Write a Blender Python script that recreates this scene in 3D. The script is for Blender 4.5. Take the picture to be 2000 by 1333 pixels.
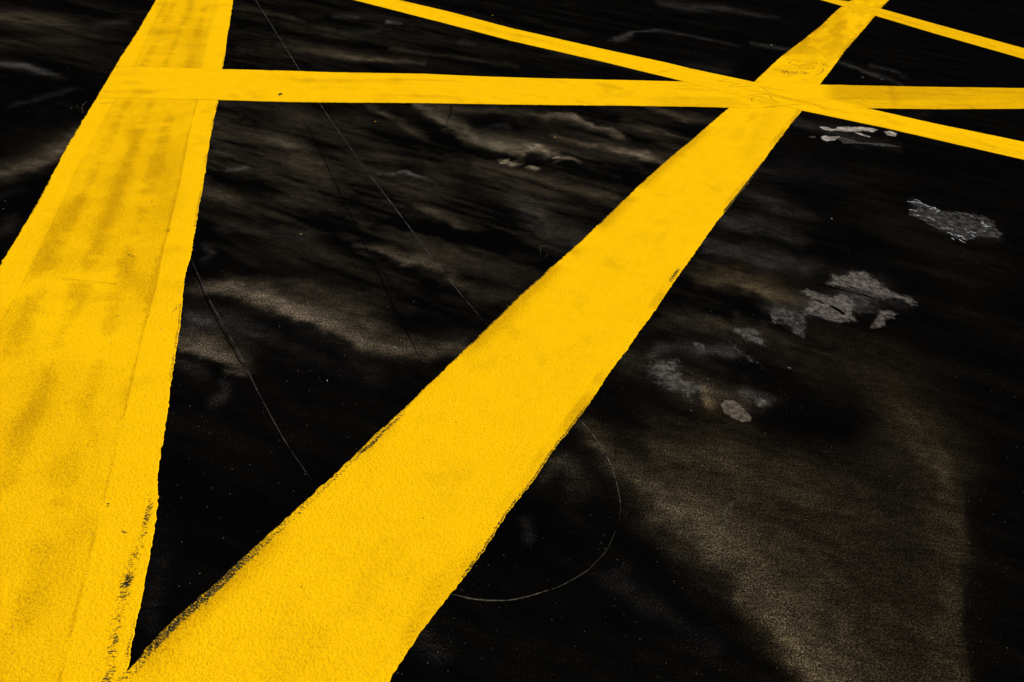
import bpy, bmesh, math, random
import numpy as np
from mathutils import Matrix, Vector

random.seed(7); rng = np.random.default_rng(7)
S = bpy.context.scene
for o in list(bpy.data.objects): bpy.data.objects.remove(o)

# ------------------------------------------------------------------ camera
CAM_H = 1.60; F = 1333.0; PITCH = math.radians(36.0); ROLL = math.radians(7.0)
cp, sp, cr, sr = math.cos(PITCH), math.sin(PITCH), math.cos(ROLL), math.sin(ROLL)
fwd = Vector((0, cp, -sp)); up0 = Vector((0, sp, cp)); rt0 = Vector((1, 0, 0))
rt = rt0*cr + up0*sr; up = up0*cr - rt0*sr          # camera rolled a little
cam = bpy.data.cameras.new('camera'); camo = bpy.data.objects.new('camera', cam)
S.collection.objects.link(camo)
M4 = Matrix((rt, up, -fwd)).transposed().to_4x4(); M4.translation = Vector((0, 0, CAM_H))
camo.matrix_world = M4
cam.sensor_width = 36; cam.lens = 36*F/2000; cam.clip_start = .05; cam.clip_end = 3000
cam.dof.use_dof = True; cam.dof.focus_distance = 2.6; cam.dof.aperture_fstop = 11
S.camera = camo

# ------------------------------------------------------------------ light
SUN_EL = math.radians(40); SUN_AZ = math.radians(62)        # azimuth from +Y towards +X
w = bpy.data.worlds.new('World'); S.world = w; w.use_nodes = True
nt = w.node_tree; nt.nodes.clear()
sky = nt.nodes.new('ShaderNodeTexSky'); sky.sky_type = 'NISHITA'; sky.sun_disc = False
sky.sun_elevation = SUN_EL; sky.sun_rotation = SUN_AZ
bg = nt.nodes.new('ShaderNodeBackground'); bg.inputs[1].default_value = .06
ow = nt.nodes.new('ShaderNodeOutputWorld')
nt.links.new(sky.outputs[0], bg.inputs[0]); nt.links.new(bg.outputs[0], ow.inputs[0])
sl = bpy.data.lights.new('sun', 'SUN'); sl.energy = 4.6; sl.angle = math.radians(.5); sl.color = (1, .96, .89)
so = bpy.data.objects.new('sun', sl); S.collection.objects.link(so)
tosun = Vector((math.sin(SUN_AZ)*math.cos(SUN_EL), math.cos(SUN_AZ)*math.cos(SUN_EL), math.sin(SUN_EL)))
so.rotation_euler = tosun.to_track_quat('Z', 'Y').to_euler(); so.location = (6, 4, 8)
vs = S.view_settings; vs.view_transform = 'Standard'; vs.look = 'None'; vs.gamma = 1; vs.exposure = 0.26
vs.use_curve_mapping = False
S.render.engine = 'CYCLES'

# ------------------------------------------------------------------ image pixels (u, v) <-> metres on the ground, projected through the camera
RT, UP, FW = np.array(rt), np.array(up), np.array(fwd)
def G(pts):
    p = np.atleast_2d(np.asarray(pts, float))[:, :2]
    d = FW[None]*F + RT[None]*(p[:, :1]-1000) - UP[None]*(p[:, 1:2]-666.5)
    t = CAM_H/-d[:, 2]
    return d[:, :2]*t[:, None]
def P(xy):
    q = np.column_stack([xy, np.full(len(xy), -CAM_H)])
    z = q@FW; z = np.where(z < .05, np.nan, z)
    return np.column_stack([1000+F*(q@RT)/z, 666.5-F*(q@UP)/z])

# ------------------------------------------------------------------ numpy noise
def vnoise(x, y, seed):
    xi = np.floor(x).astype(np.int64); yi = np.floor(y).astype(np.int64)
    fx = x-xi; fy = y-yi; fx = fx*fx*(3-2*fx); fy = fy*fy*(3-2*fy)
    def h(a, b):
        n = (a*374761393 + b*668265263 + seed*982451653) & 0xffffffff
        n = ((n ^ (n >> 13))*1274126177) & 0xffffffff
        return ((n ^ (n >> 16)) & 0xffff)/65535.0
    a = h(xi, yi)*(1-fx)+h(xi+1, yi)*fx; b = h(xi, yi+1)*(1-fx)+h(xi+1, yi+1)*fx
    return a*(1-fy)+b*fy
def fbm(x, y, seed, octv=5, gain=.55):
    s = 0; a = 1; n = 0
    for k in range(octv):
        s = s + a*vnoise(x*2**k+17.3*k, y*2**k-9.1*k, seed+k); n += a; a *= gain
    return s/n
def sm(x, a, b):
    t = np.clip((x-a)/(b-a), 0, 1); return t*t*(3-2*t)
def lin(v):
    v = np.asarray(v, float)/255.0
    return np.where(v < .04045, v/12.92, ((v+.055)/1.055)**2.4)

# soft stroke along a polyline: points (x, y, width_left_side, width_right_side, amp)
def stroke(U, V, pts):
    out = np.zeros(len(U)); p = np.array(pts, float)
    for a, b in zip(p[:-1], p[1:]):
        m = 3*max(a[2], a[3], b[2], b[3])
        sel = np.where((U > min(a[0], b[0])-m) & (U < max(a[0], b[0])+m) & (V > min(a[1], b[1])-m) & (V < max(a[1], b[1])+m))[0]
        if not len(sel): continue
        dx, dy = b[0]-a[0], b[1]-a[1]; L2 = dx*dx+dy*dy+1e-9
        u, v = U[sel], V[sel]
        t = np.clip(((u-a[0])*dx+(v-a[1])*dy)/L2, 0, 1)
        ex, ey = u-a[0]-t*dx, v-a[1]-t*dy
        side = (dx*ey-dy*ex) < 0                         # above the stroke when it runs left to right
        wu = a[2]+(b[2]-a[2])*t; wd = a[3]+(b[3]-a[3])*t; am = a[4]+(b[4]-a[4])*t
        d = np.hypot(ex, ey)/np.where(side, wu, wd)
        val = am*np.exp(-d**2*1.1)
        out[sel] = np.maximum(out[sel], val)
    return out

# ------------------------------------------------------------------ materials
def mat(name):
    m = bpy.data.materials.new(name); m.use_nodes = True; t = m.node_tree
    b = t.nodes['Principled BSDF']
    return m, t, b
def N(t, typ, **k):
    n = t.nodes.new(typ)
    for a, v in k.items():
        if a.startswith('i_'):
            n.inputs[int(a[2:])].default_value = v
        else: setattr(n, a, v)
    return n
def noise(t, vec, scale, detail=3, rough=.6):
    n = t.nodes.new('ShaderNodeTexNoise'); n.inputs['Scale'].default_value = scale
    n.inputs['Detail'].default_value = detail; n.inputs['Roughness'].default_value = rough
    t.links.new(vec, n.inputs['Vector']); return n.outputs['Fac']
def mrange(t, val, a, b, c=0., d=1.):
    n = t.nodes.new('ShaderNodeMapRange'); n.inputs[1].default_value = a; n.inputs[2].default_value = b
    n.inputs[3].default_value = c; n.inputs[4].default_value = d; t.links.new(val, n.inputs[0]); return n.outputs[0]
def math_(t, op, a, b=None):
    n = t.nodes.new('ShaderNodeMath'); n.operation = op
    for i, v in enumerate((a, b)):
        if v is None: continue
        if isinstance(v, (int, float)): n.inputs[i].default_value = v
        else: t.links.new(v, n.inputs[i])
    return n.outputs[0]
def mixc(t, fac, a, b, mode='MIX'):
    n = t.nodes.new('ShaderNodeMix'); n.data_type = 'RGBA'; n.blend_type = mode
    for sock, v in ((n.inputs[0], fac), (n.inputs[6], a), (n.inputs[7], b)):
        if isinstance(v, (int, float)): sock.default_value = v
        elif isinstance(v, tuple): sock.default_value = (*v, 1)
        else: t.links.new(v, sock)
    return n.outputs[2]
def bump(t, bsdf, h, dist, strength=1.):
    n = t.nodes.new('ShaderNodeBump'); n.inputs['Distance'].default_value = dist; n.inputs['Strength'].default_value = strength
    t.links.new(h, n.inputs['Height']); t.links.new(n.outputs[0], bsdf.inputs['Normal'])
def spec(b, s, r):
    b.inputs['Specular IOR Level'].default_value = s; b.inputs['Roughness'].default_value = r
def coords(t):
    return t.nodes.new('ShaderNodeTexCoord').outputs['Object']

# sealed black tarmac; the colour attribute holds dusty dried mud with painted glancing light
TAR = (.0011, .0010, .0010)
_s = G([(800, 380), (1100, 470)]); STREAK = math.atan2(_s[1][1]-_s[0][1], _s[1][0]-_s[0][0])
def ground_mat():
    m, t, b = mat('sealed_tarmac'); c = coords(t)
    at = N(t, 'ShaderNodeAttribute', attribute_name='dust_glance')
    fine = noise(t, c, 300, 2, .8); mid = noise(t, c, 110, 3, .65); big = noise(t, c, 22, 4, .6)
    fm = t.nodes.new('ShaderNodeMapping'); fm.inputs['Rotation'].default_value = (0, 0, -STREAK); fm.inputs['Scale'].default_value = (9, 70, 1); t.links.new(c, fm.inputs[0])
    fib = noise(t, fm.outputs[0], 1, 6, .7)
    g = math_(t, 'MULTIPLY', mrange(t, fine, .42, .66, .06, 2.5), mrange(t, mid, .34, .68, .55, 1.45))
    g = math_(t, 'MULTIPLY', g, mrange(t, big, .3, .7, .65, 1.35))
    g = math_(t, 'MULTIPLY', g, mrange(t, fib, .34, .64, .66, 1.36))
    g = math_(t, 'MULTIPLY', g, mrange(t, noise(t, c, 170, 1, .5), .34, .66, .35, 1.65))
    dust_glance = mixc(t, 1., at.outputs['Color'], g, 'MULTIPLY')
    col = mixc(t, 1., dust_glance, TAR, 'ADD')
    # tiny pale mineral specks in the seal
    v = t.nodes.new('ShaderNodeTexVoronoi'); v.inputs['Scale'].default_value = 95; t.links.new(c, v.inputs['Vector'])
    sz = t.nodes.new('ShaderNodeSeparateColor'); t.links.new(v.outputs['Color'], sz.inputs[0])
    pick = mrange(t, sz.outputs[0], .982, .985); near = mrange(t, v.outputs['Distance'], .12, .17, 1., 0.)
    col = mixc(t, math_(t, 'MULTIPLY', pick, near), col, (.05, .048, .044))
    t.links.new(col, b.inputs['Base Color']); spec(b, .0, .9)
    h = math_(t, 'ADD', math_(t, 'MULTIPLY', fine, .6), mid)
    bump(t, b, h, .0016, .8); return m

YEL = (.86, .470, .002); YEL_D = (.47, .235, .002)
def paint_mat():
    m, t, b = mat('yellow_line_paint'); c = coords(t)
    at = N(t, 'ShaderNodeAttribute', attribute_name='wear')       # R dirt, G scuffed through, B drag-stretched scuffs
    s = t.nodes.new('ShaderNodeSeparateColor'); t.links.new(at.outputs['Color'], s.inputs[0])
    uv = N(t, 'ShaderNodeAttribute', attribute_name='along')      # metres along and across the band
    fine = noise(t, c, 330, 2, .75); mid = noise(t, c, 110, 4, .7); big = noise(t, c, 9, 5, .62)
    st = t.nodes.new('ShaderNodeMapping'); st.inputs['Scale'].default_value = (6, 60, 1); t.links.new(uv.outputs['Vector'], st.inputs[0])
    drag = noise(t, st.outputs[0], 1, 5, .65)
    cr = t.nodes.new('ShaderNodeMapping'); cr.inputs['Scale'].default_value = (260, 95, 1); cr.inputs['Rotation'].default_value = (0, 0, .5)
    t.links.new(uv.outputs['Vector'], cr.inputs[0])
    sk = noise(t, cr.outputs[0], 1, 5, .72)
    # dirt tone
    d = math_(t, 'ADD', s.outputs[0], math_(t, 'MULTIPLY', mrange(t, big, .42, .72), .16))
    d = math_(t, 'ADD', d, math_(t, 'MULTIPLY', mrange(t, drag, .5, .75), .12))
    gr = mrange(t, fine, .46, .70); gr2 = mrange(t, mid, .5, .72)
    d2 = math_(t, 'MULTIPLY', d, mrange(t, math_(t, 'ADD', gr, gr2), 0., 1.2, .45, 1.7))
    d2n = t.nodes.new('ShaderNodeClamp'); t.links.new(d2, d2n.inputs[0])
    col = mixc(t, d2n.outputs[0], YEL, YEL_D)
    col = mixc(t, mrange(t, fine, .56, .72, 0., .75), col, (.36, .17, .002))   # pits filled with grime
    # scuffed through to the tar where wear is high
    thr = math_(t, 'ADD', math_(t, 'MULTIPLY', math_(t, 'SUBTRACT', sk, .5), 1.3), math_(t, 'MULTIPLY', math_(t, 'SUBTRACT', fine, .5), .55))
    thr = math_(t, 'SUBTRACT', thr, math_(t, 'SUBTRACT', .5, s.outputs[1]))
    hole = mrange(t, thr, -.01, .03)
    col = mixc(t, hole, col, mixc(t, mrange(t, fine, .5, .66), (.003, .0028, .002), (.10, .088, .04)))
    # lone dark specks
    v = t.nodes.new('ShaderNodeTexVoronoi'); v.inputs['Scale'].default_value = 26; t.links.new(c, v.inputs['Vector'])
    sz = t.nodes.new('ShaderNodeSeparateColor'); t.links.new(v.outputs['Color'], sz.inputs[0])
    pk = math_(t, 'MULTIPLY', mrange(t, sz.outputs[0], .965, .97), mrange(t, v.outputs['Distance'], .05, .08, 1., 0.))
    col = mixc(t, math_(t, 'MULTIPLY', pk, .8), col, (.05, .02, .003))
    t.links.new(col, b.inputs['Base Color']); spec(b, .0, .9)
    h = math_(t, 'ADD', math_(t, 'MULTIPLY', fine, .5), mid)
    h = math_(t, 'SUBTRACT', h, math_(t, 'MULTIPLY', hole, .5))
    bump(t, b, h, .0031, .9); return m

def patch_mat(name, col, contrast=1., scale=300, keep=(.42, .56), dusty=True):
    m, t, b = mat(name); c = coords(t)
    at = N(t, 'ShaderNodeAttribute', attribute_name='cover'); 
    fine = noise(t, c, scale, 3, .75); mid = noise(t, c, scale*.12, 5, .7)
    k = math_(t, 'ADD', math_(t, 'MULTIPLY', fine, .42), math_(t, 'MULTIPLY', mid, .58))
    k = math_(t, 'ADD', k, math_(t, 'MULTIPLY', math_(t, 'SUBTRACT', at.outputs['Fac'], 1.), .38))
    f = mrange(t, k, keep[0], keep[1])
    cc = mixc(t, mrange(t, mid, .35, .65), tuple(x*.55 for x in col), col)
    t.links.new(cc, b.inputs['Base Color']); spec(b, .02, .8)
    tr = t.nodes.new('ShaderNodeBsdfTransparent'); mx = t.nodes.new('ShaderNodeMixShader')       # bare tarmac shows through the gaps
    t.links.new(f, mx.inputs[0]); t.links.new(tr.outputs[0], mx.inputs[1]); t.links.new(b.outputs[0], mx.inputs[2])
    t.links.new(mx.outputs[0], t.nodes['Material Output'].inputs['Surface'])
    bump(t, b, fine, .001, .7); return m
def plain_mat(name, col, r=.8, s=.02, scale=250, lo=.35):
    m, t, b = mat(name); c = coords(t)
    f = noise(t, c, scale, 4, .7)
    t.links.new(mixc(t, mrange(t, f, .38, .62), tuple(x*lo for x in col), col), b.inputs['Base Color']); spec(b, s, r)
    bump(t, b, f, .0006, .6); return m
M_G = ground_mat(); M_P = paint_mat()

# ------------------------------------------------------------------ mesh helper
def grid_mesh(name, X, Y, Z, mat_):
    ny, nx = X.shape
    co = np.column_stack([X.ravel(), Y.ravel(), Z.ravel()]).astype(np.float32)
    i = np.arange(ny*nx).reshape(ny, nx)
    f = np.column_stack([i[:-1, :-1].ravel(), i[:-1, 1:].ravel(), i[1:, 1:].ravel(), i[1:, :-1].ravel()]).astype(np.int32)
    me = bpy.data.meshes.new(name); me.vertices.add(len(co)); me.vertices.foreach_set('co', co.ravel())
    me.loops.add(f.size); me.loops.foreach_set('vertex_index', f.ravel())
    me.polygons.add(len(f)); me.polygons.foreach_set('loop_start', np.arange(0, f.size, 4, dtype=np.int32))
    me.update(calc_edges=True); me.materials.append(mat_)
    return me
def link(name, me):
    o = bpy.data.objects.new(name, me); S.collection.objects.link(o); return o
def tag(o, label, cat, group=None, kind=None):
    o['label'] = label; o['category'] = cat
    if group: o['group'] = group
    if kind: o['kind'] = kind
    return o

# ------------------------------------------------------------------ ground
gx = np.concatenate([-np.geomspace(9.5, 700, 24)[::-1], np.arange(-9.4, -3, .05), np.arange(-3, 3.2, .0115), np.arange(3.2, 14, .04), np.geomspace(14.1, 700, 24)])
ys = [.35]
while ys[-1] < 15: ys.append(ys[-1]+max(.0085, .0045*ys[-1]))
gy = np.concatenate([-np.geomspace(.4, 300, 16)[::-1], np.linspace(-.35, .3, 12), np.array(ys), np.geomspace(15.4, 1500, 28)])
X, Y = np.meshgrid(gx, gy)
xy = np.column_stack([X.ravel(), Y.ravel()])
uv = P(xy); U = uv[:, 0]; V = uv[:, 1]
inside = np.isfinite(U) & (U > -260) & (U < 2260) & (V > -120) & (V < 1560)
idx = np.where(inside)[0]; u = U[idx]; v = V[idx]; wx, wy = xy[idx].T
# drying streaks run this way over the ground
a_, b_ = G([(800, 380), (1100, 470)]); sd = (b_-a_)/np.linalg.norm(b_-a_)
sa = wx*sd[0]+wy*sd[1]; sb = -wx*sd[1]+wy*sd[0]
n1 = fbm(sa*1.6, sb*5.5, 11, 6); n2 = fbm(wx*9, wy*9, 23, 5, .65); n3 = fbm(sa*5, sb*26, 31, 5, .6)
wu_ = (n2-.5)*30+(fbm(wx*3, wy*3, 77, 4)-.5)*30; wv_ = (fbm(wx*9, wy*9, 41, 5, .65)-.5)*26+(fbm(wx*2.6, wy*2.6, 51, 4)-.5)*16
scl = np.clip(v/420, .25, 1.4)                        # wobble shrinks with distance as the image scale does
uw = u+wu_*scl; vw = v+wv_*scl
WARM = np.array([1., .77, .49]); GREY = np.array([1., .90, .79]); BRN = np.array([1., .72, .36]); OLV = np.array([1., .81, .50])
# (tone, [(x, y, soft above, soft below, brightness) ...], how much the streak noise eats in)
ST = [
 (WARM, [(-40,30,18,16,60),(35,38,20,18,72),(125,46,16,12,58),(175,60,12,10,20)], .7),
 (WARM, [(-20,80,14,12,25),(80,80,16,14,34),(240,66,14,8,24)], .9),
 (GREY, [(-30,122,5,8,70),(50,130,7,7,92),(105,148,5,7,60),(120,158,5,5,20)], .5),
 (GREY, [(20,208,4,4,34),(110,183,4,4,48),(150,172,4,4,20)], .6),
 (GREY, [(185,50,8,7,30),(250,42,8,6,42)], .7),
 (WARM, [(-60,360,26,16,60),(20,340,26,14,78),(80,318,30,14,86),(118,290,22,16,80),(150,262,18,14,60)], .5),
 (GREY, [(-30,392,10,6,40),(45,372,10,6,22)], .8), (GREY, [(-20,470,16,10,24),(30,430,10,10,20)], .8),
 (OLV, [(455,15,8,5,26),(567,34,5,4,48),(590,42,4,4,20)], .6),
 (OLV, [(560,50,12,10,26),(640,64,14,10,46),(700,78,10,8,24)], .8),
 (WARM, [(470,100,14,10,22),(560,98,16,12,26),(640,104,12,8,52),(690,113,9,6,88),(760,119,8,5,58),(830,124,7,4,40)], .5),
 (GREY, [(676,66,8,6,26),(735,62,8,6,34)], .7), (GREY, [(756,43,4,3,62),(782,47,4,3,50)], .3),
 (WARM, [(765,97,5,4,36),(905,114,6,4,44),(1010,132,6,4,26)], .6),
 (GREY, [(655,33,7,5,26),(700,36,7,5,30)], .6), (GREY, [(900,84,6,5,30),(925,88,5,5,20)], .5),
 (GREY, [(1080,100,14,8,16),(1280,140,16,8,20),(1420,140,20,12,22)], .8),
 (WARM, [(715,207,8,5,46),(750,222,9,6,58),(825,262,9,6,52),(840,272,6,6,20)], .5),
 (OLV, [(812,205,14,8,66),(856,232,22,8,78),(905,268,26,8,84),(960,290,26,10,98),(1040,296,22,10,92),(1085,300,12,10,60)], .35),
 (WARM, [(860,212,10,8,56),(960,218,10,8,56),(1060,226,10,10,52)], .5),
 (WARM, [(1012,306,6,8,48),(1024,292,8,6,70),(1050,286,6,5,92),(1068,294,7,7,66),(1062,308,6,8,40)], .15), (WARM, [(975,316,4,4,70),(1000,321,4,4,120),(1018,314,4,4,60)], .15), (WARM, [(1030,324,4,4,90),(1045,329,4,4,140),(1050,331,4,4,60)], .15), (WARM, [(1078,318,3,4,50),(1092,308,3,3,100),(1122,314,3,3,80),(1135,322,3,3,40)], .2), (GREY, [(955,246,5,5,50),(985,246,6,5,88),(1000,252,4,4,40)], .2), (WARM, [(960,280,14,10,50),(985,284,10,8,70),(1010,288,8,8,40)], .2),
 (WARM, [(905,250,12,10,56),(925,270,14,10,70)], .4),
 (WARM, [(1068,223,4,14,80),(1122,226,3,12,100),(1140,240,3,12,105),(1186,249,3,12,92),(1215,266,4,10,60)], .25),
 (WARM, [(1215,238,7,6,42),(1300,262,7,6,58),(1350,277,6,6,40)], .6),
 (WARM, [(1085,268,7,6,50),(1180,288,9,7,74),(1255,307,11,7,104),(1300,322,9,7,72)], .4),
 (WARM, [(1265,212,10,6,46),(1340,230,9,8,62),(1395,238,8,6,30)], .5),
 (WARM, [(930,322,10,12,40),(1060,352,18,14,44),(1200,384,18,14,40)], .7),
 (GREY, [(728,340,2,2,60),(752,339,2,2,40),(780,334,2,3,50),(792,333,2,4,84),(815,342,2,5,66),(848,357,2,4,40)], .3),
 (WARM, [(812,402,8,7,50),(860,422,11,7,72),(905,438,9,7,40)], .4),
 (GREY, [(1005,400,26,24,24),(1060,440,30,18,34),(1140,478,22,14,38)], .7),
 (WARM, [(1060,428,10,8,42),(1135,468,8,8,38)], .6),
 (OLV, [(560,235,16,12,26),(700,250,18,16,24)], .8),
 (OLV, [(525,262,12,14,38),(575,288,18,18,66),(625,312,12,12,34)], .6),
 (GREY, [(442,329,5,4,70),(482,328,5,4,52)], .4), (GREY, [(418,295,5,4,44),(440,302,5,4,30)], .5),
 (OLV, [(395,380,16,12,34),(500,398,18,12,50),(600,396,14,10,46),(720,430,14,10,26)], .65),
 (OLV, [(430,235,20,20,20),(620,330,34,30,22),(760,300,20,24,18)], .9),
 (GREY, [(392,478,8,6,36),(406,494,8,8,52),(394,514,8,8,26)], .4),
 (GREY, [(430,450,10,8,20),(600,460,12,8,22)], .8),
 (WARM, [(395,572,20,12,50),(455,562,30,14,88),(525,592,34,16,108),(600,616,32,16,98),(670,648,30,14,86),(745,680,26,16,64),(830,694,28,14,66),(905,680,26,16,54)], .3),
 (WARM, [(600,570,34,30,38),(690,610,34,30,56),(740,640,24,24,48)], .6),
 (WARM, [(690,478,8,6,44),(725,486,12,7,66),(790,506,18,8,80),(850,526,18,9,66),(900,552,16,12,36)], .4),
 (WARM, [(880,545,16,14,30),(960,575,20,14,38),(1020,590,14,10,24)], .6),
 (WARM, [(340,672,32,10,70),(400,684,34,11,84),(450,700,34,10,72),(476,716,22,10,46)], .35),
 (GREY, [(372,622,20,20,40),(460,632,24,20,38),(560,650,30,30,22),(720,740,30,30,20)], .7),
 (OLV, [(446,722,6,5,58),(482,727,6,5,48)], .4), (GREY, [(340,702,8,12,30),(395,720,12,18,36)], .6),
 (GREY, [(410,790,12,14,26),(438,768,14,14,44),(446,745,10,10,30)], .5),
 (GREY, [(1450,330,24,20,20),(1560,338,26,20,24),(1660,365,26,14,20)], .7),
 (GREY, [(1440,372,14,12,24),(1500,398,18,14,38),(1585,424,14,12,24)], .6),
 (GREY, [(1400,425,14,12,36),(1470,440,18,12,50),(1560,470,18,12,34)], .5),
 (GREY, [(1380,478,12,14,46),(1470,505,26,22,46),(1575,530,24,22,40)], .5),
 (BRN, [(1375,545,30,18,42),(1440,556,36,16,66),(1500,580,38,12,86),(1555,596,30,12,72),(1585,600,14,10,34)], .3),
 (WARM, [(1300,612,18,20,34),(1400,622,20,24,48),(1480,650,26,24,50),(1540,690,20,20,30)], .5),
 (WARM, [(1225,700,30,34,40),(1290,716,50,50,56),(1360,756,50,40,60),(1440,780,44,30,52),(1500,796,34,22,52)], .8),
 (GREY, [(1500,610,20,16,36),(1580,600,30,24,50),(1640,600,40,26,54),(1700,580,40,24,40),(1770,600,16,10,20)], .4), (GREY, [(1640,560,30,20,40),(1700,575,24,16,36)], .4),
 (GREY, [(1780,398,10,10,34),(1830,430,16,14,44),(1890,450,18,14,44),(1950,462,12,10,30)], .4),
 (GREY, [(1270,690,16,14,56),(1320,668,14,12,50),(1365,680,14,14,66),(1430,690,26,18,56)], .4),
 (BRN, [(1372,758,14,10,84),(1386,790,18,14,88)], .3),
 (GREY, [(1456,772,16,12,74),(1500,790,16,16,84)], .3),
 (BRN, [(1600,700,60,60,28),(1720,760,80,70,40),(1820,900,90,34,46)], .4),
 (BRN, [(1300,880,60,40,36),(1420,900,90,80,42),(1640,1000,150,130,36),(1740,1180,150,150,34),(1700,1333,150,150,33),(1650,1500,100,100,36)], .35), (BRN, [(1350,1000,90,30,50),(1460,1080,100,30,50),(1560,1160,110,60,48),(1660,1300,100,60,44)], .3),
 (BRN, [(1800,830,10,60,30),(1848,900,14,80,36),(1858,960,14,80,42),(1882,1030,14,80,44),(1872,1110,14,80,44),(1878,1190,14,80,46),(1862,1240,14,80,44),(1886,1333,14,90,46),(1880,1500,14,80,40)], .4),
 (BRN*np.array([1,1.05,1.15]), [(1130,838,26,20,46),(1205,915,40,26,62),(1290,985,56,40,72),(1370,1060,60,44,66),(1450,1130,64,40,66),(1520,1200,64,40,62),(1590,1300,66,46,52),(1680,1430,60,50,50)], .3),
 (BRN, [(1440,1170,20,24,60),(1520,1240,30,30,76),(1600,1333,36,40,66)], .4),
 (GREY, [(1432,960,5,4,30),(1420,1000,5,4,44),(1416,1050,5,5,42),(1422,1090,5,5,20)], .2),
 (OLV, [(1060,930,20,20,30),(1100,905,24,20,40),(1140,960,30,20,30)], .6),
 (GREY, [(1020,1010,14,10,30),(1038,1050,12,10,32)], .5),
 (GREY, [(1210,1130,20,24,30),(1290,1190,22,22,32),(1380,1260,20,20,20)], .6),
 (GREY, [(820,1230,26,40,20),(860,1280,30,30,20)], .6), (GREY, [(325,1030,20,20,12),(310,1140,20,30,20),(290,1260,12,20,16)], .9),
 (GREY, [(1550,240,12,8,30),(1640,262,14,10,36),(1760,296,10,8,20)], .5),
 (GREY, [(1640,122,4,3,44),(1700,143,4,3,50),(1762,166,4,3,24)], .2), (GREY, [(1700,128,4,3,34),(1750,140,4,3,36),(1770,158,4,3,20)], .2),
 (GREY, [(1190,80,4,3,24),(1232,64,3,2,38),(1290,60,3,2,36),(1345,70,3,2,32),(1445,91,3,2,20)], .2),
 (GREY, [(1205,78,6,5,40),(1232,68,6,5,52)], .3), (GREY, [(1468,85,4,3,36),(1545,99,5,4,40)], .3),
 (GREY, [(1290,6,10,8,30),(1345,14,9,8,40),(1410,16,7,8,40),(1482,31,4,4,34),(1520,36,4,3,20)], .5),  # grey halo around the painted glossy streak
 (GREY, [(1760,230,10,10,20),(1810,225,10,10,18)], .5),
 (BRN, [(1700,380,40,40,12),(1900,560,60,60,11)], .6),
]
RGB = np.zeros((len(idx), 3))
nz = np.clip((n1-.28)/.44, 0, 1)*.5+np.clip((n3-.3)/.4, 0, 1)*.5
fine_n = np.clip((n2-.25)/.5, 0, 1)
for tone, pts, eat in ST:
    a = stroke(uw, vw, pts)
    a = a*(1-eat*(1-nz)*.95)*(.72+.45*fine_n)
    RGB += (lin(a)-lin(0))[:, None]*tone[None]
# faint overall dusty film, patchy and streaked
film = np.clip(n1*.7+n3*.5-.52, 0, 1)*2.6
reg = stroke(u, v, [(420,300,150,150,1),(800,420,170,200,1),(1000,380,120,160,1),(1300,270,60,90,.7)])+.35*stroke(u, v, [(-50,60,120,150,1),(600,60,60,60,1),(1100,60,60,60,.5)])+.30*stroke(u, v, [(1450,420,90,120,1),(1500,900,250,250,1)])+.14
RGB += (film*reg*.020)[:, None]*WARM[None]
# hard-edged darker pools that cut into the streaks
for pts in ([(930,247,16,16,1),(975,240,16,14,1),(1015,255,10,10,.6)], [(420,638,1,1,0),(520,625,14,22,.8),(640,690,24,26,.9),(700,735,20,20,.6)],
            [(1380,600,8,12,.8),(1460,605,6,16,1),(1520,640,8,20,.9)], [(1520,820,50,50,1),(1640,840,60,60,1)], [(1400,700,20,16,.8),(1440,720,26,14,.8)],
            [(1165,1000,30,30,.9),(1280,1110,20,50,.9),(1360,1200,14,50,.8)], [(820,610,14,14,.8),(900,640,16,14,.8)], [(905,375,40,24,.8),(1000,420,20,20,.6)],
            [(1030,303,6,5,.8),(1052,303,8,6,.9)], [(990,312,6,4,.7),(1070,318,12,5,.7)], [(380,545,10,8,.8),(440,525,16,16,.7),(640,540,16,16,.7),(780,575,14,12,.6)]):
    k = np.clip(stroke(uw, vw, pts), 0, 1); RGB *= (1-k)[:, None]
ALL = np.zeros((len(xy), 3))
# beyond the image frame and its margin the same drying pattern goes on, without drawn streaks
o_n = fbm(xy[:, 0]*.5, xy[:, 1]*.9, 5, 5); ALL += (np.clip(o_n-.52, 0, 1)*.05)[:, None]*WARM[None]
edge = sm(u, -260, -60)*(1-sm(u, 2060, 2260))*sm(v, -120, -30)*(1-sm(v, 1380, 1560))
ALL[idx] = ALL[idx]*(1-edge)[:, None]+RGB*edge[:, None]
ALL *= .80*(1+.22*(edge_c := np.where(np.isfinite(U), sm(-V, -760, -640)*(U < 1420)*(U > 300), 0)))[:, None]
me = grid_mesh('ground', X, Y, np.zeros_like(X), M_G)
ca = me.color_attributes.new('dust_glance', 'FLOAT_COLOR', 'POINT')
ca.data.foreach_set('color', np.column_stack([ALL, np.ones(len(ALL))]).astype(np.float32).ravel())
g = link('ground', me); g['kind'] = 'structure'; g['label'] = 'black sealed tarmac with dusty brown drying streaks, glancing light painted in'

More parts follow.
